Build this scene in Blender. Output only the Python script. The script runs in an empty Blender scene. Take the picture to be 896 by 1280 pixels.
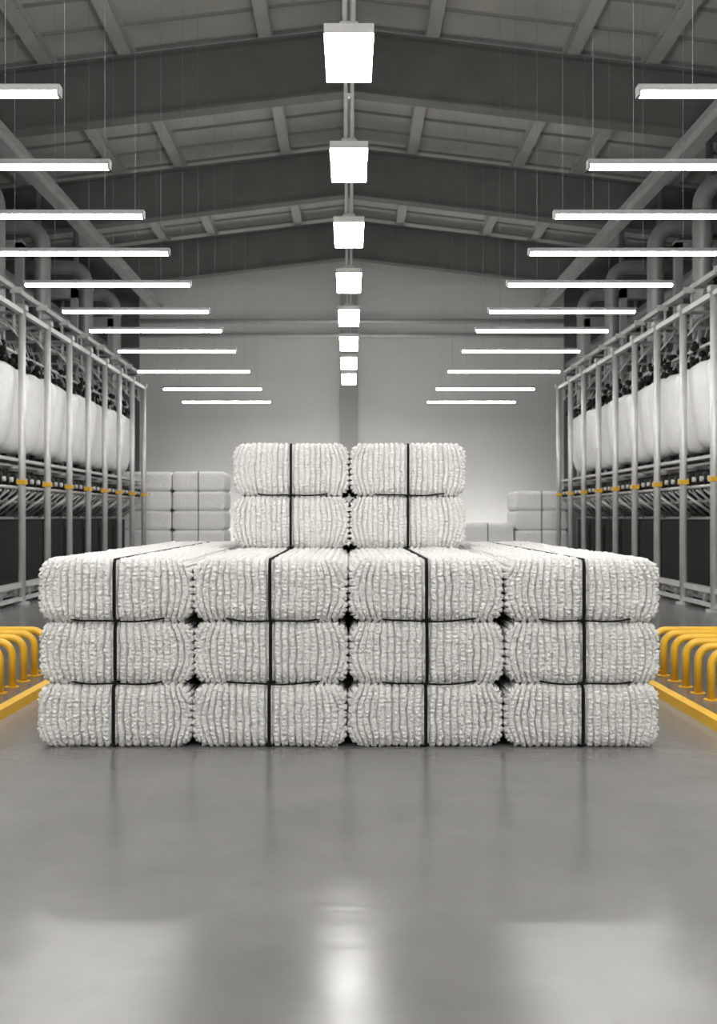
import bpy, math, random
import numpy as np
from mathutils import Vector
random.seed(4)
scene = bpy.context.scene
scene.view_settings.view_transform = 'Standard'
scene.view_settings.look = 'None'
scene.view_settings.exposure = 0.0
CH = 1.78     # camera height

# ------------------------------------------------------------------ materials
def mat(name, col, rough=0.5, metal=0.0, var=0.0, vscale=4.0, bump=0.0, bscale=20.0, sheen=0.0, coat=0.0, coords='Object', bd=0.02, spec=0.5):
    m = bpy.data.materials.new(name); m.use_nodes = True
    nt = m.node_tree; b = nt.nodes['Principled BSDF']
    b.inputs['Base Color'].default_value = (*col, 1)
    b.inputs['Roughness'].default_value = rough
    b.inputs['Metallic'].default_value = metal
    b.inputs['Sheen Weight'].default_value = sheen
    b.inputs['Coat Weight'].default_value = coat
    b.inputs['Specular IOR Level'].default_value = spec
    tc = nt.nodes.new('ShaderNodeTexCoord')
    if var > 0:
        n = nt.nodes.new('ShaderNodeTexNoise'); n.inputs['Scale'].default_value = vscale
        n.inputs['Detail'].default_value = 5
        nt.links.new(tc.outputs[coords], n.inputs['Vector'])
        r = nt.nodes.new('ShaderNodeValToRGB')
        r.color_ramp.elements[0].position = 0.3; r.color_ramp.elements[1].position = 0.7
        r.color_ramp.elements[0].color = (*[c*(1-var) for c in col], 1)
        r.color_ramp.elements[1].color = (*[min(1, c*(1+var)) for c in col], 1)
        nt.links.new(n.outputs['Fac'], r.inputs['Fac'])
        nt.links.new(r.outputs['Color'], b.inputs['Base Color'])
    if bump > 0:
        n2 = nt.nodes.new('ShaderNodeTexNoise'); n2.inputs['Scale'].default_value = bscale
        n2.inputs['Detail'].default_value = 4
        nt.links.new(tc.outputs[coords], n2.inputs['Vector'])
        bp = nt.nodes.new('ShaderNodeBump'); bp.inputs['Strength'].default_value = bump
        bp.inputs['Distance'].default_value = bd
        nt.links.new(n2.outputs['Fac'], bp.inputs['Height'])
        nt.links.new(bp.outputs['Normal'], b.inputs['Normal'])
    return m

def emis(name, col, s):
    m = bpy.data.materials.new(name); m.use_nodes = True
    nt = m.node_tree; nt.nodes.clear()
    o = nt.nodes.new('ShaderNodeOutputMaterial'); e = nt.nodes.new('ShaderNodeEmission')
    e.inputs['Color'].default_value = (*col, 1); e.inputs['Strength'].default_value = s
    nt.links.new(e.outputs[0], o.inputs[0]); return m

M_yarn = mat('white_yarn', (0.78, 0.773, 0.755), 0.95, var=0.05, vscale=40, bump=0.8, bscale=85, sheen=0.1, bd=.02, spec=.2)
M_yarnF = mat('far_bale_yarn', (0.93, 0.925, 0.91), 0.95, var=0.03, vscale=40, bump=0.6, bscale=60, bd=.02, spec=.2)  # far bales: lighter base colour than the front ones
M_strap = mat('black_strap', (0.006, 0.006, 0.006), 0.8, spec=.2)
M_steel = mat('painted_steel_light', (0.55, 0.55, 0.54), 0.4, metal=0.2, var=0.08, vscale=2)
M_alu = mat('machine_aluminium', (0.62, 0.62, 0.61), 0.4, metal=0.3, var=0.08, vscale=3)
M_beam = mat('dark_grey_beam_paint', (0.150, 0.150, 0.141), 0.6, var=0.12, vscale=1.2)
M_purl = mat('purlin_grey', (0.54, 0.54, 0.515), 0.55, var=0.1, vscale=1.0)
M_roof = mat('roof_sheet', (0.53, 0.525, 0.49), 0.7, var=0.12, vscale=0.6)
M_wallL = mat('back_wall_plaster', (0.66, 0.655, 0.64), 0.8, var=0.04, vscale=0.4)
M_wallD = mat('dark_wall_cladding', (0.14, 0.14, 0.137), 0.8, var=0.1, vscale=0.5)
M_duct = mat('galvanised_duct', (0.42, 0.42, 0.415), 0.45, metal=0.4, var=0.12, vscale=1.5)
M_dark = mat('dark_rubber', (0.012, 0.012, 0.012), 0.6, spec=.2)
M_white = mat('white_yarn_package', (0.88, 0.88, 0.87), 0.95, var=0.03, vscale=6, bump=0.5, bscale=14, spec=.1)
M_yel = mat('safety_yellow_paint', (0.82, 0.47, 0.03), 0.35, var=0.04, vscale=3)
M_house = mat('lamp_housing_grey', (0.38, 0.38, 0.38), 0.4, metal=0.3)
E_tubeN = emis('tube_light_glow_full', (1, 0.985, 0.955), 76)
E_tube = emis('tube_light_glow', (1, 0.985, 0.955), 34)
E_lamp = emis('high_bay_glow', (1, 0.985, 0.955), 40)
E_lampN = emis('high_bay_glow_full', (1, 0.985, 0.955), 84)
E_wallfill = emis('wall_fill_glow', (1, 0.985, 0.955), 36)  # for the added, unseen fill strip below the back wall

# floor
M_floor = bpy.data.materials.new('polished_concrete'); M_floor.use_nodes = True
nt = M_floor.node_tree; b = nt.nodes['Principled BSDF']
tc = nt.nodes.new('ShaderNodeTexCoord')
n1 = nt.nodes.new('ShaderNodeTexNoise'); n1.inputs['Scale'].default_value = 1.4; n1.inputs['Detail'].default_value = 10
n1.inputs['Roughness'].default_value = 0.65
r1 = nt.nodes.new('ShaderNodeValToRGB')
r1.color_ramp.elements[0].position = 0.3; r1.color_ramp.elements[1].position = 0.72
r1.color_ramp.elements[0].color = (0.138, 0.135, 0.130, 1); r1.color_ramp.elements[1].color = (0.172, 0.168, 0.162, 1)
nt.links.new(tc.outputs['Object'], n1.inputs['Vector']); nt.links.new(n1.outputs['Fac'], r1.inputs['Fac'])
nt.links.new(r1.outputs['Color'], b.inputs['Base Color'])
n3 = nt.nodes.new('ShaderNodeTexNoise'); n3.inputs['Scale'].default_value = 2.5; n3.inputs['Detail'].default_value = 6
r3 = nt.nodes.new('ShaderNodeMapRange'); r3.inputs['To Min'].default_value = 0.13; r3.inputs['To Max'].default_value = 0.25
nt.links.new(tc.outputs['Object'], n3.inputs['Vector']); nt.links.new(n3.outputs['Fac'], r3.inputs['Value'])
nt.links.new(r3.outputs['Result'], b.inputs['Roughness'])
mp = nt.nodes.new('ShaderNodeMapping'); mp.inputs['Scale'].default_value = (.45, 1.0, 1.0)
n4 = nt.nodes.new('ShaderNodeTexNoise'); n4.inputs['Scale'].default_value = 7; n4.inputs['Detail'].default_value = 6
bp = nt.nodes.new('ShaderNodeBump'); bp.inputs['Strength'].default_value = 0.20; bp.inputs['Distance'].default_value = 0.01
nt.links.new(tc.outputs['Object'], mp.inputs['Vector']); nt.links.new(mp.outputs['Vector'], n4.inputs['Vector']); nt.links.new(n4.outputs['Fac'], bp.inputs['Height'])
nt.links.new(bp.outputs['Normal'], b.inputs['Normal'])
b.inputs['IOR'].default_value = 1.56

# ------------------------------------------------------------------ mesh builder
class MB:
    def __init__(s): s.v = []; s.f = []; s.m = []; s.sm = []
    def hexa(s, c, m=0):
        o = len(s.v); s.v += [tuple(p) for p in c]
        for q in ((0,3,2,1),(4,5,6,7),(0,1,5,4),(1,2,6,5),(2,3,7,6),(3,0,4,7)):
            s.f.append(tuple(o+i for i in q)); s.m.append(m); s.sm.append(False)
    def box(s, x0, x1, y0, y1, z0, z1, m=0):
        if x0 > x1: x0, x1 = x1, x0
        s.hexa([(x0,y0,z0),(x1,y0,z0),(x1,y1,z0),(x0,y1,z0),(x0,y0,z1),(x1,y0,z1),(x1,y1,z1),(x0,y1,z1)], m)
    def tube(s, pts, r, m=0, n=10, cap=True):
        pts = [Vector(p) for p in pts]; k = len(pts)
        rs = r if isinstance(r, (list, tuple)) else [r]*k
        o = len(s.v); up = None
        for i in range(k):
            t = (pts[min(i+1,k-1)] - pts[max(i-1,0)])
            if t.length < 1e-9: t = Vector((0,0,1))
            t.normalize()
            if up is None:
                a = Vector((0,0,1)) if abs(t.z) < .9 else Vector((1,0,0))
                up = (a - t*a.dot(t)).normalized()
            else:
                up = (up - t*up.dot(t)).normalized()
            sd = t.cross(up)
            for j in range(n):
                a = 2*math.pi*j/n
                s.v.append(tuple(pts[i] + up*math.cos(a)*rs[i] + sd*math.sin(a)*rs[i]))
        for i in range(k-1):
            for j in range(n):
                j2 = (j+1) % n
                s.f.append((o+i*n+j, o+i*n+j2, o+(i+1)*n+j2, o+(i+1)*n+j)); s.m.append(m); s.sm.append(True)
        if cap:
            s.f.append(tuple(o+j for j in range(n))[::-1]); s.m.append(m); s.sm.append(False)
            s.f.append(tuple(o+(k-1)*n+j for j in range(n))); s.m.append(m); s.sm.append(False)
    def build(s, name, mats, loc=(0,0,0)):
        me = bpy.data.meshes.new(name); me.from_pydata(s.v, [], s.f)
        for q in mats: me.materials.append(q)
        me.polygons.foreach_set('material_index', s.m)
        me.polygons.foreach_set('use_smooth', s.sm); me.update()
        ob = bpy.data.objects.new(name, me); ob.location = loc
        scene.collection.objects.link(ob); return ob

# ------------------------------------------------------------------ numpy noise
def hsh(a, b, c, k):
    n = (a*374761393 + b*668265263 + c*2147483647 + k*1274126177) & 0xffffffff
    n = ((n ^ (n >> 13)) * 1103515245) & 0xffffffff
    n = (n ^ (n >> 16)) & 0xffffffff
    n = (n * 2654435761) & 0xffffffff
    n = n ^ (n >> 15)
    return (n & 0xfffff) / float(0xfffff)
def vnoise(x, y, z, k=0):
    xi = np.floor(x).astype(np.int64); yi = np.floor(y).astype(np.int64); zi = np.floor(z).astype(np.int64)
    fx = x-xi; fy = y-yi; fz = z-zi
    fx = fx*fx*(3-2*fx); fy = fy*fy*(3-2*fy); fz = fz*fz*(3-2*fz)
    r = 0
    for dx in (0,1):
        for dy in (0,1):
            for dz in (0,1):
                w = (fx if dx else 1-fx)*(fy if dy else 1-fy)*(fz if dz else 1-fz)
                r = r + w*hsh(xi+dx, yi+dy, zi+dz, k)
    return r*2-1
def worley(P, k=0):
    I = np.floor(P).astype(np.int64); best = np.full(len(P), 9.0)
    for dx in (-1,0,1):
        for dy in (-1,0,1):
            for dz in (-1,0,1):
                a, b_, c = I[:,0]+dx, I[:,1]+dy, I[:,2]+dz
                d = (a+.15+.7*hsh(a,b_,c,k)-P[:,0])**2 + (b_+.15+.7*hsh(a,b_,c,k+11)-P[:,1])**2 + (c+.15+.7*hsh(a,b_,c,k+23)-P[:,2])**2
                best = np.minimum(best, d)
    return np.sqrt(best)

def bale_mesh(name, W, H, L, seed, nx=300, nz=124, ny=170, cord=True, yarn=None):
    hw, hh = W/2, H/2
    xs = np.linspace(-hw, hw, nx); zs = np.linspace(-hh, hh, nz)
    t = np.linspace(0, 1, ny); ys = L*(0.22*t + 0.78*t**3)
    Q = []; F = []; off = 0
    def add(A, B, fn, flip):
        nonlocal off
        a, b_ = np.meshgrid(A, B, indexing='ij')
        Q.append(fn(a.ravel(), b_.ravel()))
        i, j = np.meshgrid(np.arange(len(A)-1), np.arange(len(B)-1), indexing='ij')
        i = i.ravel(); j = j.ravel(); n = len(B)
        f = np.stack([i*n+j, (i+1)*n+j, (i+1)*n+j+1, i*n+j+1], 1) + off
        if flip: f = f[:, ::-1]
        F.append(f); off += len(A)*len(B)
    add(xs, zs, lambda a, b_: np.stack([a, 0*a, b_], 1), False)
    add(xs, zs, lambda a, b_: np.stack([a, 0*a+L, b_], 1), True)
    add(xs, ys, lambda a, b_: np.stack([a, b_, 0*a+hh], 1), False)
    add(xs, ys, lambda a, b_: np.stack([a, b_, 0*a-hh], 1), True)
    add(ys, zs, lambda a, b_: np.stack([0*a+hw, a, b_], 1), False)
    add(ys, zs, lambda a, b_: np.stack([0*a-hw, a, b_], 1), True)
    Q = np.concatenate(Q); F = np.concatenate(F)
    key = np.round(Q*1e5).astype(np.int64)
    _, idx, inv = np.unique(key, axis=0, return_index=True, return_inverse=True)
    inv = inv.ravel(); Q = Q[idx]; F = inv[F]
    R = np.array([.13, .075, .13])
    lo = np.array([-hw, 0, -hh]) + R; hi = np.array([hw, L, hh]) - R
    C = np.clip(Q, lo, hi); D = (Q-C)/R
    N = D/np.linalg.norm(D, axis=1)[:, None]
    P = C + R*N
    N = N/R; N /= np.linalg.norm(N, axis=1)[:, None]
    x, y, z = P[:,0], P[:,1], P[:,2]
    sd = seed*7.31
    pitch = .056
    side = (np.abs(Q[:,0]) > hw-1e-5)
    sl = np.where(side, np.sign(Q[:,0])*(hw + (hh-Q[:,2])), x)
    sl = sl + .012*vnoise(x*2.5+sd, y*3.5, z*2.5, 3) + .006*vnoise(x*9, y*12+sd, z*9, 4)
    ax = np.abs(x)/hw
    sf = np.sign(x)*(np.abs(x) + .15*(z/hh)**2*np.clip((ax-.45)/.55, 0, 1)**1.4)
    sf = sf + .012*vnoise(x*3+sd, y*2, z*3.5, 5) + .007*vnoise(x*14, y*4, z*16+sd, 6)
    wf = np.clip((np.abs(N[:,1])-.35)/.45, 0, 1); wf = wf*wf*(3-2*wf)
    def strand(s, along):
        u = s/pitch + 100.5
        k = np.floor(u).astype(np.int64); fr = u-k
        prof = np.sqrt(np.clip(1-(2*fr-1)**2, 0, 1))
        kb = np.round(u).astype(np.int64)
        deep = hsh(kb, kb*0+seed, kb*0, 9)
        dd = (.35+.65*deep)*np.exp(-((u-kb)/.12)**2)
        lift = hsh(k, k*0+seed, k*0+3, 8)
        q = along/.035 + 7*hsh(k, k*0+seed, k*0+5, 13) + .4*vnoise(along*9, k*1.0, k*0.0, 14)
        fq = q-np.floor(q)
        bead = np.sqrt(np.clip(1-(2*fq-1)**2, 0, 1))
        amp = .4+.6*hsh(k, np.floor(q).astype(np.int64), k*0+seed, 15)
        return prof, dd, lift, bead*amp
    p1, d1, l1, b1 = strand(sl, y + z*.6); p2, d2, l2, b2 = strand(sf, z + y*.3)
    prof = p1*(1-wf)+p2*wf; dd = d1*(1-wf)+d2*wf; lift = l1*(1-wf)+l2*wf; bead = b1*(1-wf)+b2*wf
    w1 = worley(P/.028+sd, 1)
    w2 = worley(P/.016+sd, 2)
    kk = .6 + .4*wf
    h = kk*(.022*(prof-1) - .034*dd) + .004*(lift-1)
    h += .009*(bead-.7) + .019*(.5-w1) + .011*(.5-w2)
    h += .006*vnoise(x*4, y*4+sd, z*5, 7) + .006
    h -= .018*np.exp(-(x/.026)**2)
    P = P + N*h[:, None]
    V = P.tolist(); Fl = F.tolist(); nb = len(Fl)
    mb = MB()
    e = .001; pts = []
    ry, rz = .06, .10
    def corner(cy, cz, a0, a1):
        for i in range(9):
            a = math.radians(a0+(a1-a0)*i/8)
            pts.append((cy+(ry)*math.cos(a), cz+rz*math.sin(a)))
    corner(-e+ry, hh-rz, 180, 90); corner(L+e-ry, hh-rz, 90, 0)
    corner(L+e-ry, -hh+rz, 0, -90); corner(-e+ry, -hh+rz, -90, -180)
    n = len(pts); w = .0125
    for i in range(n):
        (y0, z0), (y1, z1) = pts[i], pts[(i+1) % n]
        def inn(yy, zz):
            return (min(max(yy, .012), L-.012) if (yy < .012 or yy > L-.012) else yy, max(-hh+.012, min(hh-.012, zz)))
        iy0, iz0 = inn(y0, z0); iy1, iz1 = inn(y1, z1)
        o = len(mb.v)
        mb.v += [(-w,y0,z0),(w,y0,z0),(w,y1,z1),(-w,y1,z1),(-w,iy0,iz0),(w,iy0,iz0),(w,iy1,iz1),(-w,iy1,iz1)]
        for q in ((0,1,2,3),(0,3,7,4),(1,5,6,2)):
            mb.f.append(tuple(o+k for k in q)); mb.m.append(1); mb.sm.append(False)
    if cord:
        cp = []
        for i in range(17):
            u = -1+2*i/16
            cp.append((u*.36+.02, .004+.03*abs(u)**4, -hh+.006+.016*abs(u)**3+.004*math.sin(5*u+seed)))
        mb.tube(cp, .007, 1, 6)
    o = len(V); V += [tuple(p) for p in mb.v]; Fl += [tuple(o+i for i in f) for f in mb.f]
    me = bpy.data.meshes.new(name); me.from_pydata(V, [], Fl)
    me.materials.append(yarn or M_yarn); me.materials.append(M_strap)
    mi = np.zeros(len(Fl), dtype=np.int32); mi[nb:] = 1
    me.polygons.foreach_set('material_index', mi)
    me.polygons.foreach_set('use_smooth', np.ones(len(Fl), dtype=bool)); me.update()
    return me

def put(me, x, y, z, s=(1,1,1), rot=0):
    ob = bpy.data.objects.new('yarn_bale', me); ob.location = (x, y, z); ob.scale = s
    ob.rotation_euler = (0, 0, math.radians(rot))
    scene.collection.objects.link(ob); return ob

# ------------------------------------------------------------------ main bales
W, D0 = 1.19, 7.97
long_c = [bale_mesh('yarn_bale_long_%d' % i, W, .486, 5.4, i+1, cord=True) for i in range(4)]
long_n = [bale_mesh('yarn_bale_base_%d' % i, W, .486, 5.4, i+11, cord=False) for i in range(2)]
cols = [-1.800, -.606, .596, 1.803]
rots = [-.25, -.30, .30, .25]
for ci, cx in enumerate(cols):
    for li in range(3):
        me = long_n[ci % 2] if li == 0 else long_c[(ci*2+li+ci//2) % 4]
        put(me, cx+(-.006, .004, 0)[li], D0+(0, .012, .0)[li], .243+li*.4835, rot=rots[ci])
short = [bale_mesh('yarn_bale_short_%d' % i, 1.19, .54, 2.4, i+21, nx=220, nz=100, ny=90, cord=(i < 2)) for i in range(3)]
zt = 3*.4835
put(short[0], -.595, 10.65, zt+.806, rot=-.6); put(short[2], -.597, 10.65, zt+.268, rot=-.6)
put(short[1], .607, 10.65, zt+.806, rot=.6); put(short[2], .605, 10.66, zt+.268, rot=.6)
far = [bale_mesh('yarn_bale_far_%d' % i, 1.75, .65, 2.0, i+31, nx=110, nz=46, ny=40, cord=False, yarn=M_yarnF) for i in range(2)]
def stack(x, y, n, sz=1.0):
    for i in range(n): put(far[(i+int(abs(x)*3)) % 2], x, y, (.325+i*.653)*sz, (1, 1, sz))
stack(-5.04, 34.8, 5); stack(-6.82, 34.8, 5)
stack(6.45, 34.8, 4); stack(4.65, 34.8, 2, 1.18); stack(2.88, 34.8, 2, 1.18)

# ------------------------------------------------------------------ room shell
BW = 45.0; FW = -9.0; SX = 12.5
SL = .12; RC = 13.75
def rz(x): return RC - SL*abs(x)
m = MB(); m.box(-SX, SX, FW, BW, -.2, 0); m.build('floor', [M_floor])
m = MB()
for s in (-1, 1):
    x0, x1 = (0, SX) if s > 0 else (-SX, 0)
    m.hexa([(x0,FW,rz(x0)),(x1,FW,rz(x1)),(x1,BW,rz(x1)),(x0,BW,rz(x0)),
            (x0,FW,rz(x0)+.15),(x1,FW,rz(x1)+.15),(x1,BW,rz(x1)+.15),(x0,BW,rz(x0)+.15)])
m.build('ceiling', [M_roof])
def wallx(m, x0, x1, y0, y1, mi):
    m.hexa([(x0,y0,0),(x1,y0,0),(x1,y1,0),(x0,y1,0),(x0,y0,rz(x0)),(x1,y0,rz(x1)),(x1,y1,rz(x1)),(x0,y1,rz(x0))], mi)
m = MB()
wallx(m, -SX, -9.05, BW, BW+.2, 1); wallx(m, -9.05, 0, BW, BW+.2, 0); wallx(m, 0, 9.3, BW, BW+.2, 0); wallx(m, 9.3, SX, BW, BW+.2, 1)
m.build('wall_back', [M_wallL, M_wallD])
m = MB(); wallx(m, -SX, 0, FW-.2, FW, 0); wallx(m, 0, SX, FW-.2, FW, 0); m.build('wall_front', [M_wallL])
for nm, x0, x1 in (('wall_left', -SX-.2, -SX), ('wall_right', SX, SX+.2)):
    m = MB(); m.box(x0, x1, FW, BW, 0, 12.4); m.build(nm, [M_wallD])
m = MB(); m.box(-.38, .38, BW-.25, BW, 0, 12.0); m.build('wall_pilaster', [mat('pilaster_grey', (.42,.415,.405), .8)])
m = MB()
for h in (7.75, 8.35):
    m.tube([(-9.0, BW-.45, CH+h), (9.2, BW-.45, CH+h)], .09, 0, 10)
    for x in (-8, -4, 4, 8): m.box(x-.04, x+.04, BW-.45, BW, CH+h-.04, CH+h+.04)
m.build('wall_pipe_run', [M_steel])
m = MB()
m.box(-8.2, 8.2, 43.0, 43.3, 0, .10, 0); m.box(-8.2, 8.2, 43.0, 43.03, .10, .24, 0)
m.box(-8.15, 8.15, 43.05, 43.22, .10, .15, 1)
m.build('hidden_wall_fill_light', [M_house, E_wallfill])  # added fill strip, unseen behind the bales, brightens the lower back wall

# roof frames
def frame(y):
    m = MB()
    zb, zt_ = CH+10.13, CH+11.63
    for s in (-1, 1):
        def seg(a, b_, y0, y1, za, zb_, mi=0):
            xa, xb = sorted((s*a, s*b_))
            d = lambda x: -SL*abs(x)
            m.hexa([(xa,y0,za+d(xa)),(xb,y0,za+d(xb)),(xb,y1,za+d(xb)),(xa,y1,za+d(xa)),
                    (xa,y0,zb_+d(xa)),(xb,y0,zb_+d(xb)),(xb,y1,zb_+d(xb)),(xa,y1,zb_+d(xa))], mi)
        seg(0, 12.4, y-.04, y+.04, zb+.05, zt_-.05)
        seg(0, 12.4, y-.22, y+.22, zb, zb+.06, 1)
        seg(0, 12.4, y-.22, y+.22, zt_-.06, zt_)
        xc = s*11.6
        m.box(xc-.3, xc+.3, y-.03, y+.03, 0, zb-1.4); m.box(xc-.33, xc-.27, y-.18, y+.18, 0, zb-1.36); m.box(xc+.27, xc+.33, y-.18, y+.18, 0, zb-1.36)
    m.build('roof_beam', [M_beam, M_beam])
for y in (1, 9, 17, 25, 33, 41): frame(y)
m = MB()
for s in (-1, 1):
    for x in (2.0, 5.35, 7.25, 10.2):
        xx = s*x; z1 = rz(x)-.01
        m.box(xx-.03, xx+.03, FW, BW, z1-.30, z1)
        m.box(xx-.16, xx+.16, FW, BW, z1-.31, z1-.27)
        m.box(xx-.16, xx+.16, FW, BW, z1-.05, z1-.01)
m.box(-.12, .12, FW, BW, RC-.30, RC-.02)
m.build('roof_purlins', [M_purl])
m = MB()
y = -8.0
while y < BW:
    for s in (-1, 1):
        xa, xb = sorted((0, s*12.4))
        m.hexa([(xa,y,rz(xa)-.07),(xb,y,rz(xb)-.07),(xb,y+.05,rz(xb)-.07),(xa,y+.05,rz(xa)-.07),
                (xa,y,rz(xa)),(xb,y,rz(xb)),(xb,y+.05,rz(xb)),(xa,y+.05,rz(xa))])
    y += 1.33
m.build('roof_battens', [mat('batten_grey', (.30,.30,.29), .6)])

# longitudinal crane rails + ducts
for s in (-1, 1):
    m = MB()
    X = s*8.15; H = CH+9.05
    m.box(X-.16, X+.16, FW, BW-.1, H-.04, H+.04); m.box(X-.03, X+.03, FW, BW-.1, H-.3, H); m.box(X-.16, X+.16, FW, BW-.1, H-.36, H-.3)
    for y in (1, 9, 17, 25, 33, 41):
        m.box(X-.05, X+.05, y-.05, y+.05, H, CH+10.15-SL*8.15)
    m.build('overhead_rail', [M_steel])
    m = MB()
    for y in (22.5, 26.2, 30.2, 35.2, 39.5):
        X = s*(8.9)
        pts = [(X, y, .0), (X, y, 9.6)]
        for i in range(1, 9):
            a = math.pi/2*i/8; pts.append((X + s*.6*(1-math.cos(a)), y, 9.6+.6*math.sin(a)))
        pts.append((s*12.4, y, 10.2))
        m.tube(pts, .24, 0, 16)
        for h in (3.2, 5.4, 7.6, 9.4): m.tube([(X, y, h), (X, y, h+.07)], .28, 0, 16)
    for y in (24.3, 28.0, 32.5, 37.0):
        m.tube([(s*9.7, y, 0), (s*9.7, y, 12.0)], .10, 0, 10)
    m.tube([(s*9.5, FW, 8.3), (s*9.5, BW, 8.3)], .16, 0, 12)
    m.tube([(s*10.4, FW, 9.0), (s*10.4, BW, 9.0)], .22, 0, 12)
    for y in (27.5, 33, 38):
        m.box(s*8.6, s*12.4, y-.1, y+.1, CH+6.9, CH+7.2); m.box(s*8.6, s*12.4, y-.18, y+.18, CH+7.2, CH+7.25)
        m.box(s*8.6, s*8.8, y-.1, y+.1, 0, CH+7.2)
    m.build('ventilation_duct', [M_duct])

# ------------------------------------------------------------------ lights
tz = [-4.6,-2.5,-.4, 1.7, 3.9, 6.0, 8.1, 10.26, 12.4, 14.45, 16.5, 18.75, 21.2, 23.4, 26.3, 30.0, 34.1, 38.0]
for s in (-1, 1):
    for y in tz:
        h = CH+4.15
        x0, x1 = s*2.84, s*(5.85 if y < 29 else 6.1)
        m = MB()
        a, b_ = sorted((x0, x1))
        m.box(a, b_, y-.06, y+.06, h+.03, h+.09, 0)
        m.box(a+.03, b_-.03, y-.042, y+.042, h-.012, h+.03, 1)
        m.box(a, a+.03, y-.05, y+.05, h-.016, h+.03, 0); m.box(b_-.03, b_, y-.05, y+.05, h-.016, h+.03, 0)
        for xx in (a+.55, b_-.55):
            m.tube([(xx, y, h+.09), (xx, y, rz(xx)-.05)], .003, 0, 4)
        m.build('linear_pendant_light', [M_house, E_tubeN if y < 9 else E_tube])
for y in (-4.2, -.1, 3.95, 8.0, 12.06, 15.75, 19.65, 23.7, 27.9, 32.1, 36.2, 40.4):
    m = MB(); hb = CH+5.14
    def fr(w0, w1, z0, z1, mi):
        m.hexa([(-w0,y-w0,z0),(w0,y-w0,z0),(w0,y+w0,z0),(-w0,y+w0,z0),(-w1,y-w1,z1),(w1,y-w1,z1),(w1,y+w1,z1),(-w1,y+w1,z1)], mi)
    fr(.262, .268, hb, hb+.33, 1)
    fr(.285, .285, hb+.33, hb+.44, 0)
    fr(.15, .10, hb+.44, hb+.55, 0)
    for xx in (-.05, .05): m.tube([(xx, y, hb+.53), (xx, y, RC-.2)], .03, 0, 8)
    m.box(-.08, .08, y-.04, y+.04, hb+1.2, hb+1.25)
    m.build('high_bay_lamp', [M_steel, E_lampN if y < 9 else E_lamp])

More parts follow.
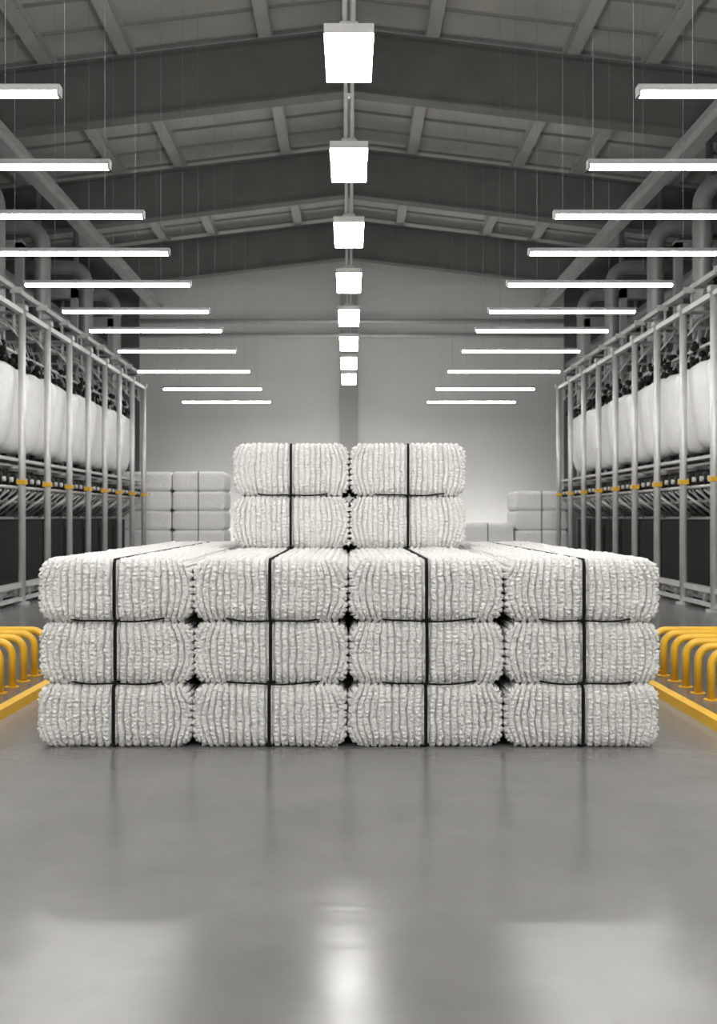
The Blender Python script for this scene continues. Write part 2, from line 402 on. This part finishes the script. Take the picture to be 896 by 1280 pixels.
# ------------------------------------------------------------------ textile machines
for s in (-1, 1):
    m = MB(); rr = random.Random(8+s)
    xf = 6.6 if s < 0 else 6.75; xb = 8.3
    posts = [21.0+1.78*i for i in range(-5, 8)]
    yA, yB = posts[0]-.2, posts[-1]+.2
    HT = CH+4.13; HU = CH+4.62
    for y in posts:
        m.tube([(s*xf, y, 0), (s*xf, y, HT+.1)], .075, 0, 12)
        m.tube([(s*(xf+.2), y+.12, HT-.4), (s*(xf+.22), y+.12, HU)], .035, 0, 8)
        m.tube([(s*xb, y, 0), (s*xb, y, HU)], .06, 0, 10)
        m.box(s*(xf-.12), s*(xf+.12), y-.12, y+.12, 0, .05, 0)
        m.box(s*xf, s*xb, y-.03, y+.03, HT-.05, HT+.01, 0)
        m.box(s*(xf+.2), s*xb, y-.03, y+.03, HU-.03, HU+.03, 0)
        m.box(s*xf, s*xb, y-.03, y+.03, CH+.95, CH+1.01, 0)
        m.box(s*(xf-.085), s*(xf+.085), y-.095, y+.095, CH+.64, CH+.73, 3)
        m.tube([(s*xf, y, CH+.45), (s*(xf+.75), y, CH-.05)], .028, 0, 8)
        m.tube([(s*xf, y, CH+3.55), (s*(xf+.5), y, HT)], .02, 0, 6)
        m.box(s*(xf-.10), s*(xf+.10), y-.10, y+.10, HT+.02, HT+.12, 0)
        m.box(s*(xf+.0), s*(xf+.24), y-.02, y+.02, HU-.12, HU, 0)
    m.box(s*(xf-.05), s*(xf+.05), yA, yB, HT-.07, HT+.03, 0)
    m.box(s*(xf+.17), s*(xf+.27), yA, yB, HU-.04, HU+.06, 0)
    m.tube([(s*(xf+.9), yA, HU), (s*(xf+.9), yB, HU)], .03, 0, 8)
    m.tube([(s*xb, yA, HU), (s*xb, yB, HU)], .05, 0, 8)
    m.tube([(s*(xf+.5), yA, HT-.05), (s*(xf+.5), yB, HT-.05)], .035, 0, 8)
    for h, r, dx in ((3.45,.03,.45), (1.02,.035,.2), (.58,.035,.15), (.30,.03,.45), (-.05,.04,.75)):
        m.tube([(s*(xf+dx), yA, CH+h), (s*(xf+dx), yB, CH+h)], r, 0, 8)
    m.box(s*(xf+.05), s*(xf+.30), yA, yB, CH+1.10, CH+1.16, 0)
    y = yA
    while y < yB-.5:
        m.box(s*(xf+.55), s*(xb-.1), y, y+1.70, .30, CH-.10, 2)
        m.box(s*(xf+.53), s*(xf+.55), y+.1, y+1.6, .5, CH-.3, 2)
        y += 1.78
    m.box(s*(xf+.35), s*(xb), yA, yB, .12, .30, 0)
    m.box(s*(xf-.02), s*(xf+.10), yA, yB, .34, .44, 0)
    m.box(s*(xf-.03), s*(xf+.07), yA, yB, .08, .15, 0)
    y = yA+.4
    while y < yB:
        m.tube([(s*(xf+.2), y, 0), (s*(xf+.2), y, .34)], .05, 0, 8)
        m.tube([(s*(xf+.05), y, .39), (s*(xf+.4), y, .22)], .06, 0, 8)
        y += .89
    # white yarn packages
    y = yA+.3; i = 0
    while y < yB-.2:
        cx = s*(xf+.66)
        prof = [(.06,.10),(.09,.26),(.16,.36),(.30,.43),(.55,.46),(.85,.47),(1.25,.455),(1.6,.43),(1.74,.37),(1.82,.20)]
        tilt = .16
        m.tube([(cx + s*(-tilt)*(h-.9), y+.05*math.sin(i*2.3), CH+1.30+h+.03*math.sin(i*1.7)) for h, _ in prof], [q for _, q in prof], 1, 22)
        m.tube([(cx, y, CH+3.0), (cx, y, CH+3.6)], .03, 0, 6)
        m.tube([(cx, y, CH+1.1), (cx, y, CH+1.42)], .06, 2, 8)
        y += .97; i += 1
    y = yA+.1
    while y < yB:
        for k in range(5):
            px = s*(xf+.30+.80*rr.random()); pz = CH+3.14+.42*rr.random(); py = y+rr.random()*.25
            m.tube([(px, py-.06, pz), (px, py-.02, pz), (px, py+.02, pz), (px, py+.06, pz)], [.03,.07,.07,.03], 2, 8)
            m.tube([(px, py, pz), (px+s*.1, py, pz+.3)], .012, 0, 4)
        y += .24
    y = yA+.2
    while y < yB:
        zc = CH+.72
        m.tube([(s*(xf+.10), y, zc), (s*(xf+.13), y, zc), (s*(xf+.42), y, zc+.03), (s*(xf+.45), y, zc+.03)], [.05,.14,.14,.05], 2, 12)
        m.tube([(s*(xf+.04), y, zc), (s*(xf+.12), y, zc)], .05, 0, 8)
        m.tube([(s*(xf+.55), y+.2, zc+.12), (s*(xf+.85), y+.2, zc+.15)], [.12,.12], 2, 10)
        m.tube([(s*(xf+.15), y, zc-.12), (s*(xf+.55), y+.28, CH+.12)], .022, 0, 6)
        m.tube([(s*(xf+.15), y+.1, zc-.2), (s*(xf+.85), y+.12, CH-.02)], .022, 0, 6)
        y += .445
    m.box(s*(xf+.85), s*(xf+.9), yA, yB, CH+.1, CH+1.3, 2)
    m.build('yarn_winding_machine', [M_alu, M_white, M_dark, M_yel])

# ------------------------------------------------------------------ yellow hoops and kerbs
for s in (-1, 1):
    m = MB()
    y = 10.05; x0 = 3.50; x1 = 4.5; hT = .47; r = .14
    for i in range(6):
        pts = [(s*x0, y, 0), (s*x0, y, hT-r)]
        for k in range(1, 9):
            a = math.pi/2*k/8; pts.append((s*(x0+r*(1-math.cos(a))), y, hT-r+r*math.sin(a)))
        for k in range(0, 9):
            a = math.pi/2*k/8; pts.append((s*(x1-r*(1-math.sin(a)) ), y, hT-r+r*math.cos(a)))
        pts.append((s*x1, y, 0))
        m.tube(pts, .040, 0, 14)
        m.tube([(s*x0, y, 0), (s*x0, y, .012)], .075, 0, 14); m.tube([(s*x1, y, 0), (s*x1, y, .012)], .075, 0, 14)
        y += .38
    m.build('yellow_hoop_barrier', [M_yel])
    m = MB()
    xk = 3.03
    a, b_ = xk, xk+.14
    m.hexa([(s*a,3.0,0),(s*b_,3.0,0),(s*b_,34,0),(s*a,34,0),(s*(a+.02),3.0,.08),(s*(b_-.02),3.0,.08),(s*(b_-.02),34,.08),(s*(a+.02),34,.08)], 0)
    m.build('yellow_floor_kerb', [M_yel])

# ------------------------------------------------------------------ world + camera
w = bpy.data.worlds.new('world'); scene.world = w; w.use_nodes = True
w.node_tree.nodes['Background'].inputs[0].default_value = (.5, .5, .5, 1)
w.node_tree.nodes['Background'].inputs[1].default_value = .3
cam = bpy.data.cameras.new('camera'); co = bpy.data.objects.new('camera', cam)
scene.collection.objects.link(co); scene.camera = co
co.location = (0, 0, CH); co.rotation_euler = (math.radians(90), 0, 0)
cam.sensor_fit = 'VERTICAL'; cam.sensor_height = 36; cam.lens = 1300/1280*36
cam.shift_x = 12/1280; cam.shift_y = 5/1280
cam.dof.use_dof = True; cam.dof.focus_distance = 8.3; cam.dof.aperture_fstop = 2.4
cam.clip_end = 200
